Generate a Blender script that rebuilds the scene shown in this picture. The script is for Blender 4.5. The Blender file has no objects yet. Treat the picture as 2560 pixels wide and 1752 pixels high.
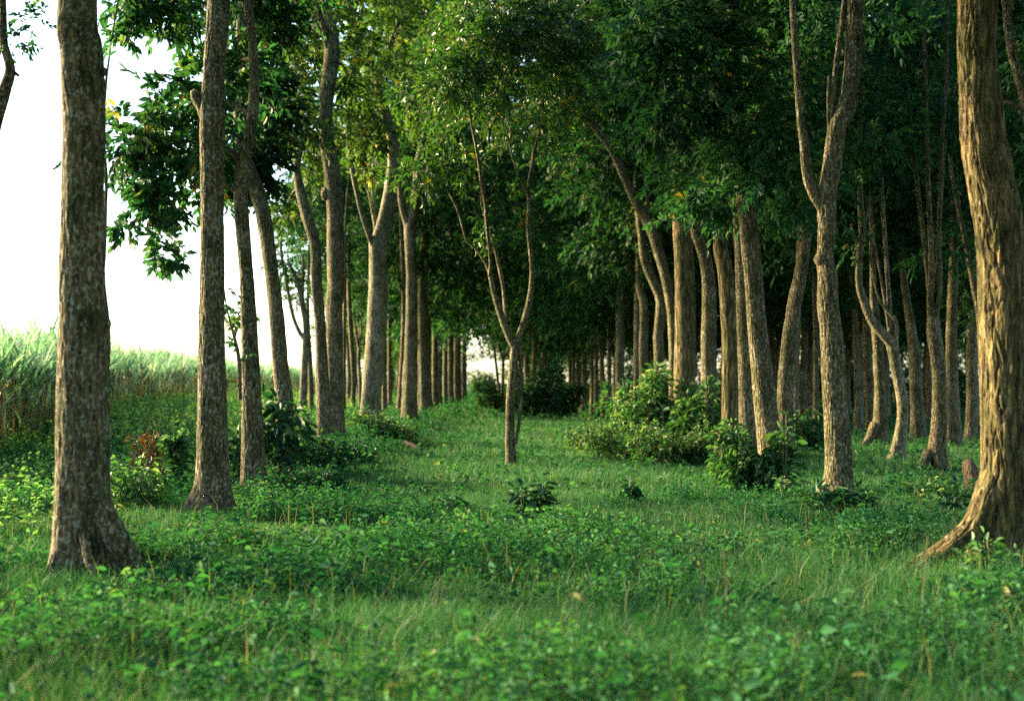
import bpy, math, random
import numpy as np
from mathutils import Vector
random.seed(11)
rng = np.random.default_rng(11)
SC = bpy.context.scene
COL = SC.collection
PI = math.pi
# ------------------------------------------------------------------ camera frame (photo pixels 2560x1752)
F, PX, HY, CH = 3085.0, 1280.0, 953.0, 1.5

def W(px, py, Z):
    return np.array(((px - PX) / F * Z, Z, CH + (HY - py) / F * Z))

def sstep(a, b, x):
    t = np.clip((np.asarray(x, float) - a) / (b - a), 0, 1)
    return t * t * (3 - 2 * t)

def lattice(seed, n=64):
    return np.random.default_rng(seed).random((n, n))
_L = [lattice(s) for s in range(6)]

def noise2(x, y, s, k=0):
    """smooth value noise 0..1"""
    g = _L[k]; n = g.shape[0]
    u = np.asarray(x, float) / s + 137.3; v = np.asarray(y, float) / s + 59.7
    i = np.floor(u).astype(int); j = np.floor(v).astype(int)
    fu = u - i; fv = v - j
    fu = fu * fu * (3 - 2 * fu); fv = fv * fv * (3 - 2 * fv)
    a = g[i % n, j % n]; b = g[(i + 1) % n, j % n]; c = g[i % n, (j + 1) % n]; d = g[(i + 1) % n, (j + 1) % n]
    return (a * (1 - fu) + b * fu) * (1 - fv) + (c * (1 - fu) + d * fu) * fv

def gz(x, y):
    x = np.asarray(x, float); y = np.asarray(y, float)
    left = 0.36 * sstep(-1.6, -3.8, x) * sstep(18, 26, y) + 0.2 * sstep(-4.5, -9, x) * sstep(14, 28, y)
    far = 1 - 0.45 * sstep(60, 110, y)
    bumps = 0.10 * (noise2(x, y, 2.3, 0) - .5) + 0.05 * (noise2(x, y, .8, 1) - .5)
    return left * far + bumps

# ------------------------------------------------------------------ mesh building
class MB:
    def __init__(s):
        s.v = []; s.q = []; s.t = []; s.qa = []; s.ta = []; s.n = 0
    def add(s, v, q=None, t=None, a=None):
        v = np.asarray(v, np.float32).reshape(-1, 3)
        if q is not None and len(q):
            q = np.asarray(q, np.int64) + s.n; s.q.append(q)
            s.qa.append(np.zeros(len(q)) if a is None else np.broadcast_to(a, len(q)))
        if t is not None and len(t):
            t = np.asarray(t, np.int64) + s.n; s.t.append(t)
            s.ta.append(np.zeros(len(t)) if a is None else np.broadcast_to(a, len(t)))
        s.v.append(v); s.n += len(v)
    def mesh(s, name, mat, smooth=False, origin=None):
        v = np.concatenate(s.v)
        if origin is not None: v = v - np.asarray(origin, np.float32)
        me = bpy.data.meshes.new(name)
        q = np.concatenate(s.q) if s.q else np.zeros((0, 4), int)
        t = np.concatenate(s.t) if s.t else np.zeros((0, 3), int)
        me.vertices.add(len(v)); me.vertices.foreach_set('co', v.astype(np.float32).ravel())
        loops = np.concatenate((q.ravel(), t.ravel())).astype(np.int32)
        me.loops.add(len(loops)); me.loops.foreach_set('vertex_index', loops)
        npoly = len(q) + len(t); me.polygons.add(npoly)
        st = np.concatenate((np.arange(len(q)) * 4, len(q) * 4 + np.arange(len(t)) * 3)).astype(np.int32)
        me.polygons.foreach_set('loop_start', st)
        if smooth: me.polygons.foreach_set('use_smooth', np.ones(npoly, bool))
        at = me.attributes.new('rnd', 'FLOAT', 'FACE')
        vals = np.concatenate(([*s.qa] or [np.zeros(0)]) + ([*s.ta] or [np.zeros(0)]))
        at.data.foreach_set('value', vals.astype(np.float32))
        me.update(calc_edges=True)
        me.materials.append(mat)
        return me

def norm(a):
    return a / np.maximum(np.linalg.norm(a, axis=-1, keepdims=True), 1e-9)

def leaves(mb, P, D, N, L, Wd, fold=.25, droop=.18, a=None):
    """folded six-point leaf blades"""
    P = np.asarray(P); n = len(P)
    if n == 0: return
    D = norm(D); S = norm(np.cross(D, N)); N = np.cross(S, D)
    L = np.broadcast_to(L, n)[:, None]; Wd = np.broadcast_to(Wd, n)[:, None] * .5
    up = N * (Wd * fold)
    dr = -N * L * droop; dz = np.array([0, 0, -1.]) * L * droop * .5
    v = np.stack((P, P + D * L * .33 + S * Wd + up, P + D * L * .7 + S * Wd * .78 + up + dr * .4, P + D * L + dr + dz,
                  P + D * L * .7 - S * Wd * .78 + up + dr * .4, P + D * L * .33 - S * Wd + up), 1)
    b = (np.arange(n) * 6)[:, None]
    q = np.concatenate((b + np.array([[0, 1, 2, 3]]), b + np.array([[0, 3, 4, 5]])))
    if a is None: a = rng.random(n)
    mb.add(v, q, None, np.concatenate((a, a)))

def sprays(mb, P, D, L, k=9, leaf=.14, wid=.052, ang=.95, a=None):
    """pinnate sprays: k leaflets along a drooping rachis"""
    P = np.asarray(P); n = len(P)
    if n == 0: return
    D = norm(D + rng.normal(0, .05, D.shape))
    Nn = norm(np.array([0, 0, 1.]) + rng.normal(0, .45, (n, 3)))
    S = norm(np.cross(D, Nn)); Nn = norm(np.cross(S, D))
    L = np.broadcast_to(L, n)
    if a is None: a = rng.random(n)
    for j in range(k):
        t = .18 + .82 * j / (k - 1)
        sd = (1 if j % 2 else -1) * (0 if j == k - 1 else 1)
        pos = P + D * (L * t)[:, None] - np.array([0, 0, 1.]) * (L * .22 * t * t)[:, None]
        an = ang * (1 - .35 * t) + rng.normal(0, .28, n)
        d = D * np.cos(an * abs(sd))[:, None] + S * (sd * np.sin(an))[:, None]
        d = d + np.array([0, 0, -.14]) + rng.normal(0, .28, (n, 3))
        nn = Nn + rng.normal(0, .5, (n, 3))
        ln = leaf * rng.uniform(.75, 1.2, n) * (1 - .25 * abs(t - .6))
        leaves(mb, pos, d, nn, ln, ln * wid / leaf, a=np.clip(a + rng.normal(0, .08, n), 0, 1))

def clump(mb, C, r, n, axis=None, leaf=.14, wid=.052, k=9, L=.32, droop=.12, a0=0., a1=1.):
    """sprays in a blob round C, pointing outwards"""
    C = np.asarray(C, float); r = np.asarray(r, float) * np.ones(3)
    u = norm(rng.normal(0, 1, (n, 3))) * (rng.random((n, 1)) ** .5)
    P = C + u * r
    out = norm(u + rng.normal(0, .35, (n, 3)))
    if axis is not None: out = out + np.asarray(axis)
    D = out + np.array([0, 0, -droop])
    sprays(mb, P, D, L * rng.uniform(.7, 1.25, n), k, leaf, wid, a=rng.uniform(a0, a1, n))

def catmull(pts, step):
    pts = np.asarray(pts, float)
    if len(pts) < 3:
        m = max(2, int(np.linalg.norm(pts[1, :3] - pts[0, :3]) / step) + 1)
        t = np.linspace(0, 1, m)[:, None]
        return pts[0] * (1 - t) + pts[1] * t
    p = np.vstack((2 * pts[0] - pts[1], pts, 2 * pts[-1] - pts[-2]))
    out = []
    for i in range(1, len(p) - 2):
        m = max(1, int(np.linalg.norm(p[i + 1, :3] - p[i, :3]) / step))
        t = (np.arange(m) / m)[:, None]
        a, b, c, d = p[i - 1], p[i], p[i + 1], p[i + 2]
        out.append(.5 * (2 * b + (c - a) * t + (2 * a - 5 * b + 4 * c - d) * t ** 2 + (3 * b - a - 3 * c + d) * t ** 3))
    out.append(p[-2][None])
    return np.vstack(out)

def tube(mb, pts, sides=14, step=.12, flare=0., fh=.25, ground=None, rough=.035, seed=0, lobes=5, fiss=0.):
    """pts: (x,y,z,r) from bottom to top"""
    c = catmull(pts, step); m = len(c)
    r = np.maximum(c[:, 3], .002)
    T = norm(np.gradient(c[:, :3], axis=0)) if m > 1 else np.array([[0, 0, 1.]])
    ref = np.array([0, 1., 0.]) if abs(T[:, 1]).max() < .9 else np.array([1., 0, 0])
    U = norm(np.cross(np.cross(T, ref), T)); V = np.cross(T, U)
    th = np.arange(sides) / sides * 2 * PI
    rg = np.random.default_rng(seed)
    ph = rg.random(6) * 2 * PI
    arc = np.concatenate(([0], np.cumsum(np.linalg.norm(np.diff(c[:, :3], axis=0), axis=1))))
    R = np.ones((m, sides))
    for k, (f, fr) in enumerate(((2, .6), (3, 1.3), (5, 2.1), (7, 3.7))):
        R += rough * np.sin(f * th[None] + ph[k] + arc[:, None] * fr) * (1.0 if k < 2 else .6)
    if fiss == 0: R += rg.normal(0, rough * .35, (m, sides)) + rg.normal(0, rough * .5, (m, 1))
    if flare > 0:
        h = np.maximum(c[:, 2] - (c[0, 2] if ground is None else ground), 0)
        lo = .45 + .55 * np.maximum(0, np.cos(lobes * .5 * (th + ph[4]))) ** 1.5
        R *= 1 + flare * np.exp(-h / fh)[:, None] * lo[None]
    if fiss > 0:
        rm = r[:, None]; k = seed % 6
        uu = th[None] * rm.mean() / .027 + seed * 7.3; vv = arc[:, None] / .17 + 0 * uu
        uu = uu + 1.6 * (noise2(th[None] * rm.mean() / .3 + seed, arc[:, None] / .35, 1, k) - .5)
        vv = vv + 1.2 * noise2(uu * .8, vv * .5, 1, (k + 1) % 6)
        f1 = 1 - abs(2 * noise2(uu, vv, 1, (k + 2) % 6) - 1)
        f2 = 1 - abs(2 * noise2(uu * 1.9 + 9, vv * 1.7, 1, (k + 3) % 6) - 1)
        d = -sstep(.7, .97, f1) - .45 * sstep(.68, 1, f2) + .9 * (noise2(uu * .35, vv * .4, 1, (k + 4) % 6) - .5) + .5 * (noise2(uu * 3.1, vv * 6, 1, (k + 5) % 6) - .5)
        R += d * fiss / rm
    v = c[:, None, :3] + (U[:, None] * np.cos(th)[None, :, None] + V[:, None] * np.sin(th)[None, :, None]) * (r[:, None] * R)[:, :, None]
    i = np.arange(m - 1)[:, None] * sides; j = np.arange(sides)[None]; j2 = (j + 1) % sides
    q = np.stack((i + j, i + j2, i + sides + j2, i + sides + j), -1).reshape(-1, 4)
    v = v.reshape(-1, 3)
    tip = len(v); v = np.vstack((v, c[-1, :3] + T[-1] * r[-1] * .6))
    b = (m - 1) * sides
    t = np.stack((b + np.arange(sides), b + (np.arange(sides) + 1) % sides, np.full(sides, tip)), -1)
    mb.add(v, q, t)

def knot(mb, p, r, seed=0):
    """a burl: a rough lump grown on the bark"""
    rg = np.random.default_rng(seed)
    u, w = np.meshgrid(np.linspace(0, 2 * PI, 11)[:-1], np.linspace(.12, PI - .12, 7))
    rr = r * (1 + rg.normal(0, .12, u.shape))
    v = np.stack((rr * np.cos(u) * np.sin(w), rr * np.sin(u) * np.sin(w), 1.15 * rr * np.cos(w)), -1) + np.asarray(p)
    i = np.arange(6)[:, None] * 10; j = np.arange(10)[None]; j2 = (j + 1) % 10
    mb.add(v.reshape(-1, 3), np.stack((i + j, i + j2, i + 10 + j2, i + 10 + j), -1).reshape(-1, 4))

# ------------------------------------------------------------------ materials
def newmat(name):
    m = bpy.data.materials.new(name); m.use_nodes = True
    nt = m.node_tree; nt.nodes.clear()
    out = nt.nodes.new('ShaderNodeOutputMaterial')
    return m, nt, out

def ramp(nt, stops):
    r = nt.nodes.new('ShaderNodeValToRGB')
    e = r.color_ramp.elements
    while len(e) < len(stops): e.new(.5)
    for x, (p, c) in zip(e, stops):
        x.position = p; x.color = (*c, 1)
    return r

def leaf_mat(name, stops, trans=.35, rough=.42, tcol=(1.25, 1.35, .5), spec=.4, objvar=.35):
    m, nt, out = newmat(name); N = nt.nodes; K = nt.links
    at = N.new('ShaderNodeAttribute'); at.attribute_name = 'rnd'
    rp = ramp(nt, stops); K.new(at.outputs['Fac'], rp.inputs[0])
    oi = N.new('ShaderNodeObjectInfo')
    mr = N.new('ShaderNodeMapRange'); mr.inputs[3].default_value = 1 - objvar; mr.inputs[4].default_value = 1 + objvar
    K.new(oi.outputs['Random'], mr.inputs[0])
    hs = N.new('ShaderNodeHueSaturation'); K.new(rp.outputs[0], hs.inputs['Color']); K.new(mr.outputs[0], hs.inputs['Value'])
    p = N.new('ShaderNodeBsdfPrincipled'); p.inputs['Roughness'].default_value = rough
    p.inputs['Specular IOR Level'].default_value = spec
    K.new(hs.outputs[0], p.inputs['Base Color'])
    tl = N.new('ShaderNodeBsdfTranslucent')
    mx = N.new('ShaderNodeMix'); mx.data_type = 'RGBA'; mx.blend_type = 'MULTIPLY'; mx.inputs[0].default_value = 1
    mx.inputs[7].default_value = (*tcol, 1); K.new(hs.outputs[0], mx.inputs[6]); K.new(mx.outputs[2], tl.inputs[0])
    ms = N.new('ShaderNodeMixShader'); ms.inputs[0].default_value = trans
    K.new(p.outputs[0], ms.inputs[1]); K.new(tl.outputs[0], ms.inputs[2]); K.new(ms.outputs[0], out.inputs[0])
    return m

def bark_mat(name, dark, mid, lite, lichen, ridge=15., bump=1.0, lich=.555, zs=.2):
    m, nt, out = newmat(name); N = nt.nodes; K = nt.links
    tc = N.new('ShaderNodeTexCoord')
    oi = N.new('ShaderNodeObjectInfo')
    off = N.new('ShaderNodeVectorMath'); off.operation = 'ADD'
    K.new(tc.outputs['Object'], off.inputs[0])
    sc = N.new('ShaderNodeVectorMath'); sc.operation = 'SCALE'; sc.inputs[0].default_value = (7.3, 3.1, 11.7)
    K.new(oi.outputs['Random'], sc.inputs['Scale']); K.new(sc.outputs[0], off.inputs[1])
    mp = N.new('ShaderNodeMapping'); mp.inputs['Scale'].default_value = (ridge, ridge, ridge * zs); K.new(off.outputs[0], mp.inputs[0])
    n1 = N.new('ShaderNodeTexNoise'); n1.inputs['Scale'].default_value = 2.2; n1.inputs['Detail'].default_value = 7; n1.inputs['Roughness'].default_value = .62
    K.new(mp.outputs[0], n1.inputs['Vector'])
    vo = N.new('ShaderNodeTexVoronoi'); vo.feature = 'DISTANCE_TO_EDGE'; vo.inputs['Scale'].default_value = 2.6
    mxv = N.new('ShaderNodeMix'); mxv.data_type = 'RGBA'; mxv.inputs[0].default_value = .35
    K.new(mp.outputs[0], mxv.inputs[6]); K.new(n1.outputs['Color'], mxv.inputs[7]); K.new(mxv.outputs[2], vo.inputs['Vector'])
    n2 = N.new('ShaderNodeTexNoise'); n2.inputs['Scale'].default_value = 3.2; n2.inputs['Detail'].default_value = 5; K.new(off.outputs[0], n2.inputs['Vector'])
    cr = ramp(nt, [(.0, dark), (.30, dark), (.46, mid), (.66, lite)])
    ad = N.new('ShaderNodeMath'); ad.operation = 'MULTIPLY_ADD'; ad.inputs[1].default_value = .55
    K.new(vo.outputs['Distance'], ad.inputs[0])
    hf = N.new('ShaderNodeMath'); hf.operation = 'MULTIPLY'; hf.inputs[1].default_value = .8; K.new(n1.outputs['Fac'], hf.inputs[0])
    K.new(hf.outputs[0], ad.inputs[2]); K.new(ad.outputs[0], cr.inputs[0])
    # pale lichen spots, stretched across the stem
    mp3 = N.new('ShaderNodeMapping'); mp3.inputs['Scale'].default_value = (19, 19, 16); K.new(off.outputs[0], mp3.inputs[0])
    n3 = N.new('ShaderNodeTexNoise'); n3.inputs['Scale'].default_value = 1.7; n3.inputs['Detail'].default_value = 4; n3.inputs['Roughness'].default_value = .6; K.new(mp3.outputs[0], n3.inputs['Vector'])
    mul = N.new('ShaderNodeMath'); mul.operation = 'MULTIPLY_ADD'; mul.inputs[1].default_value = .22; K.new(n2.outputs['Fac'], mul.inputs[0]); K.new(n3.outputs['Fac'], mul.inputs[2])
    lr = ramp(nt, [(.0, (0, 0, 0)), (lich + .08, (0, 0, 0)), (lich + .19, (.5, .5, .5))]); K.new(mul.outputs[0], lr.inputs[0])
    big = ramp(nt, [(.36, (.62, .72, .55)), (.52, (.95, .95, .9)), (.66, (1.22, 1.06, .92))]); K.new(n2.outputs['Fac'], big.inputs[0])
    m1 = N.new('ShaderNodeMix'); m1.data_type = 'RGBA'; m1.blend_type = 'MULTIPLY'; m1.inputs[0].default_value = 1
    K.new(cr.outputs[0], m1.inputs[6]); K.new(big.outputs[0], m1.inputs[7])
    m2 = N.new('ShaderNodeMix'); m2.data_type = 'RGBA'; K.new(lr.outputs[0], m2.inputs[0]); K.new(m1.outputs[2], m2.inputs[6]); m2.inputs[7].default_value = (*lichen, 1)
    p = N.new('ShaderNodeBsdfPrincipled'); p.inputs['Roughness'].default_value = .9; p.inputs['Specular IOR Level'].default_value = .15
    K.new(m2.outputs[2], p.inputs['Base Color'])
    bp = N.new('ShaderNodeBump'); bp.inputs['Strength'].default_value = bump; bp.inputs['Distance'].default_value = .045
    K.new(ad.outputs[0], bp.inputs['Height']); K.new(bp.outputs[0], p.inputs['Normal']); K.new(p.outputs[0], out.inputs[0])
    return m

BARK = bark_mat('bark_brown', (.014, .013, .007), (.074, .062, .029), (.172, .138, .066), (.36, .37, .30))
BARK_R = bark_mat('bark_ridged', (.013, .011, .006), (.095, .077, .035), (.24, .188, .09), (.36, .38, .32), ridge=9.5, bump=1.6, lich=.63, zs=.17)
BARK_G = bark_mat('bark_grey', (.026, .025, .015), (.10, .088, .05), (.205, .176, .105), (.40, .41, .34), ridge=13, bump=.8, lich=.55)
DEADWOOD = bark_mat('dead_wood', (.03, .022, .016), (.10, .075, .05), (.18, .14, .10), (.25, .25, .2))
LEAF = leaf_mat('tree_leaf', [(0, (.011, .05, .024)), (.45, (.02, .08, .033)), (.8, (.04, .115, .035)), (.93, (.10, .16, .033)), (1, (.26, .18, .03))], trans=.42, tcol=(1.2, 1.25, .6), rough=.6, spec=.16)
LEAF_BACKLIT = leaf_mat('backlit_tree_leaf', [(0, (.028, .08, .022)), (.5, (.056, .125, .028)), (.85, (.10, .165, .033)), (.95, (.18, .20, .035)), (1, (.32, .21, .03))], trans=.45, tcol=(1.2, 1.2, .5), rough=.6, spec=.16)  # yellower and brighter than the other tree leaves: sun from behind put into colour
LEAF_Y = leaf_mat('young_leaf', [(0, (.018, .07, .02)), (.6, (.04, .105, .024)), (.93, (.08, .14, .028)), (1, (.26, .17, .035))], trans=.35, objvar=.1)
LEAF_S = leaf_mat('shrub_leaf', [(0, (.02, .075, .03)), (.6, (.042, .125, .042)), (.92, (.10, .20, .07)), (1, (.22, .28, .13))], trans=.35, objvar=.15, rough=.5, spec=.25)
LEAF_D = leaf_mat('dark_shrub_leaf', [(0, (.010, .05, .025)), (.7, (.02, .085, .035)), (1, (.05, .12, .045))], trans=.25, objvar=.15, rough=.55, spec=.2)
LEAF_RED = leaf_mat('russet_leaf', [(0, (.05, .06, .02)), (.5, (.13, .06, .03)), (1, (.22, .09, .04))], trans=.3, objvar=.1)
WEED = leaf_mat('weed_leaf', [(0, (.012, .072, .036)), (.5, (.03, .118, .049)), (.86, (.06, .16, .06)), (.97, (.115, .185, .078)), (1, (.15, .16, .075))], trans=.36, objvar=0, rough=.8, spec=.07)
WEED_LIT = leaf_mat('lit_pale_weed_leaf', [(0, (.06, .165, .062)), (.5, (.11, .24, .085)), (.9, (.17, .30, .10)), (1, (.24, .28, .13))], trans=.45, objvar=0, rough=.7, spec=.1)  # pale weeds, colour raised further to replace light the cane blocks
GRASS = leaf_mat('grass_blade', [(0, (.016, .08, .036)), (.55, (.034, .118, .047)), (.88, (.066, .15, .058)), (.97, (.16, .18, .085)), (1, (.24, .20, .11))], trans=.35, objvar=0, rough=.6, spec=.2)
CANE = leaf_mat('cane_leaf', [(0, (.085, .20, .11)), (.6, (.14, .28, .165)), (.9, (.21, .34, .22)), (.96, (.30, .27, .14)), (1, (.22, .13, .07))], trans=.6, tcol=(1.1, 1.15, .85), objvar=0, rough=.45)
STEM = leaf_mat('green_stem', [(0, (.08, .07, .03)), (1, (.10, .11, .04))], trans=0, rough=.7)

def ground_mat():
    m, nt, out = newmat('ground_soil'); N = nt.nodes; K = nt.links
    tc = N.new('ShaderNodeTexCoord')
    n = N.new('ShaderNodeTexNoise'); n.inputs['Scale'].default_value = .7; n.inputs['Detail'].default_value = 9; n.inputs['Roughness'].default_value = .7
    K.new(tc.outputs['Object'], n.inputs[0])
    r = ramp(nt, [(.3, (.025, .055, .018)), (.55, (.045, .09, .028)), (.75, (.075, .075, .035))]); K.new(n.outputs['Fac'], r.inputs[0])
    p = N.new('ShaderNodeBsdfPrincipled'); p.inputs['Roughness'].default_value = 1; p.inputs['Specular IOR Level'].default_value = .05
    K.new(r.outputs[0], p.inputs['Base Color'])
    n2 = N.new('ShaderNodeTexNoise'); n2.inputs['Scale'].default_value = 14; n2.inputs['Detail'].default_value = 6; K.new(tc.outputs['Object'], n2.inputs[0])
    b = N.new('ShaderNodeBump'); b.inputs['Strength'].default_value = .8; b.inputs['Distance'].default_value = .05
    K.new(n2.outputs['Fac'], b.inputs['Height']); K.new(b.outputs[0], p.inputs['Normal']); K.new(p.outputs[0], out.inputs[0])
    return m
SOIL = ground_mat()

# ------------------------------------------------------------------ scene helpers
def tag(o, label=None, cat=None, group=None, kind=None):
    if label: o['label'] = label
    if cat: o['category'] = cat
    if group: o['group'] = group
    if kind: o['kind'] = kind
    return o

def empty(name, loc):
    o = bpy.data.objects.new(name, None); o.empty_display_size = .3
    o.location = loc; COL.objects.link(o); return o

def part(name, me, parent=None, loc=(0, 0, 0)):
    o = bpy.data.objects.new(name, me); COL.objects.link(o)
    o.location = loc
    if parent is not None: o.parent = parent
    return o

# ------------------------------------------------------------------ setting: ground
def build_ground():
    xs = np.concatenate((np.linspace(-400, -40, 14), np.linspace(-36, -14, 24), np.linspace(-13, 14, 110), np.linspace(15, 60, 46), np.linspace(70, 400, 12)))
    ys = np.concatenate((np.linspace(-30, 2, 12), np.linspace(3, 40, 150), np.linspace(41, 150, 90), np.linspace(160, 700, 12)))
    X, Y = np.meshgrid(xs, ys)
    Z = gz(X, Y)
    nx, ny = len(xs), len(ys)
    i = np.arange(ny - 1)[:, None] * nx; j = np.arange(nx - 1)[None]
    q = np.stack((i + j, i + j + 1, i + nx + j + 1, i + nx + j), -1).reshape(-1, 4)
    mb = MB(); mb.add(np.stack((X, Y, Z), -1), q)
    tag(part('ground', mb.mesh('ground', SOIL, True)), kind='structure')
build_ground()

# ------------------------------------------------------------------ crown and trunk kinds
def crown_points(h, R, K, rg):
    pts = []
    while len(pts) < K:
        t = rg.random()
        rr = R * (.45 + .75 * math.sin(PI * (.12 + .80 * t))) * (.88 if t > .7 else 1)
        a = rg.random() * 2 * PI; u = math.sqrt(rg.random()) * (0.75 + .3 * math.sin(3 * a + 5 * t))
        pts.append((rr * u * math.cos(a), rr * u * math.sin(a), h * t))
    return np.array(pts)

CROWN_H, CROWN_R = 6.8, 1.75
CROWNS, CPTS = [], []
for k in range(6):
    rg = np.random.default_rng(40 + k)
    pts = crown_points(CROWN_H, CROWN_R, 74, rg)
    mb = MB()
    for p in pts:
        ax = norm(np.array([p[0], p[1], .2])) * .7
        tone = rg.uniform(0, .45)
        clump(mb, p, (.74, .74, .30), 22, axis=ax, leaf=.135, wid=.072, k=7, L=.30, a0=tone * .6, a1=tone + .55)
    CROWNS.append(mb.mesh('crown', LEAF)); CPTS.append(pts)

CROWNS_BACKLIT = []
for me in CROWNS:                     # same crowns, in the leaf colour with backlight painted in
    c = me.copy(); c.materials[0] = LEAF_BACKLIT; CROWNS_BACKLIT.append(c)
TRUNKS = []     # filler trunk k goes with crown k, crown base at z = CB
CB = 3.7
for k in range(6):
    rg = np.random.default_rng(80 + k)
    mb = MB()
    lean = rg.uniform(-.25, .25); r0 = rg.uniform(.13, .17)
    zs = [-.3, .4, 1.4, 2.6, 3.8, 5.2, 6.8, 8.6, 10]
    pl = []
    ox = 0; oy = 0
    for i, z in enumerate(zs):
        if i > 1: ox += rg.uniform(-.13, .13) + lean * .12; oy += rg.uniform(-.1, .1)
        pl.append((ox, oy, z, r0 * (1 - .075 * max(0, z))))
    tube(mb, pl, 10, .25, flare=.6, fh=.3, ground=0, seed=k)
    if k % 2:                                    # forked kinds
        z0 = 2.2 + .5 * (k % 3); s = 1 if k % 3 else -1
        tube(mb, [(pl[3][0] * .9, pl[3][1], z0, r0 * .6), (pl[3][0] + s * .3, .1, z0 + .9, r0 * .52), (pl[3][0] + s * .6, .25, z0 + 2.4, r0 * .42), (pl[3][0] + s * .75, .3, z0 + 4.4, r0 * .25)], 8, .25, seed=k + 9)
    for p in CPTS[k][::3]:
        z = CB + p[2]; zb = max(2.2, z - .9 - .4 * rg.random())
        c = catmull(pl, .3); b = c[np.argmin(abs(c[:, 2] - zb))]
        tube(mb, [(b[0], b[1], zb, .035), ((b[0] + p[0]) / 2, (b[1] + p[1]) / 2, (zb + z) / 2 + .15, .024), (p[0], p[1], z, .008)], 5, .35)
    TRUNKS.append(mb.mesh('trunk', BARK if k != 4 else BARK_G, True))

n_tree = 0
def filler(x, y, k, label, group, s=1.0, rot=None, cz=0., name='tree', crown_s=1.0, tw=1.0, light=False):
    z = float(gz(x, y))
    t = empty(name, (x, y, z))
    t.rotation_euler.z = random.uniform(0, 2 * PI) if rot is None else rot
    t.scale = (s, s, s)
    tag(t, label, 'tree', group)
    a = part('trunk', TRUNKS[k % 6], t); a.scale = (tw, tw, 1)
    c = part('crown', (CROWNS_BACKLIT if light else CROWNS)[k % 6], t, (0, 0, CB + cz)); c.scale = (crown_s,) * 3
    return t

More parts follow.
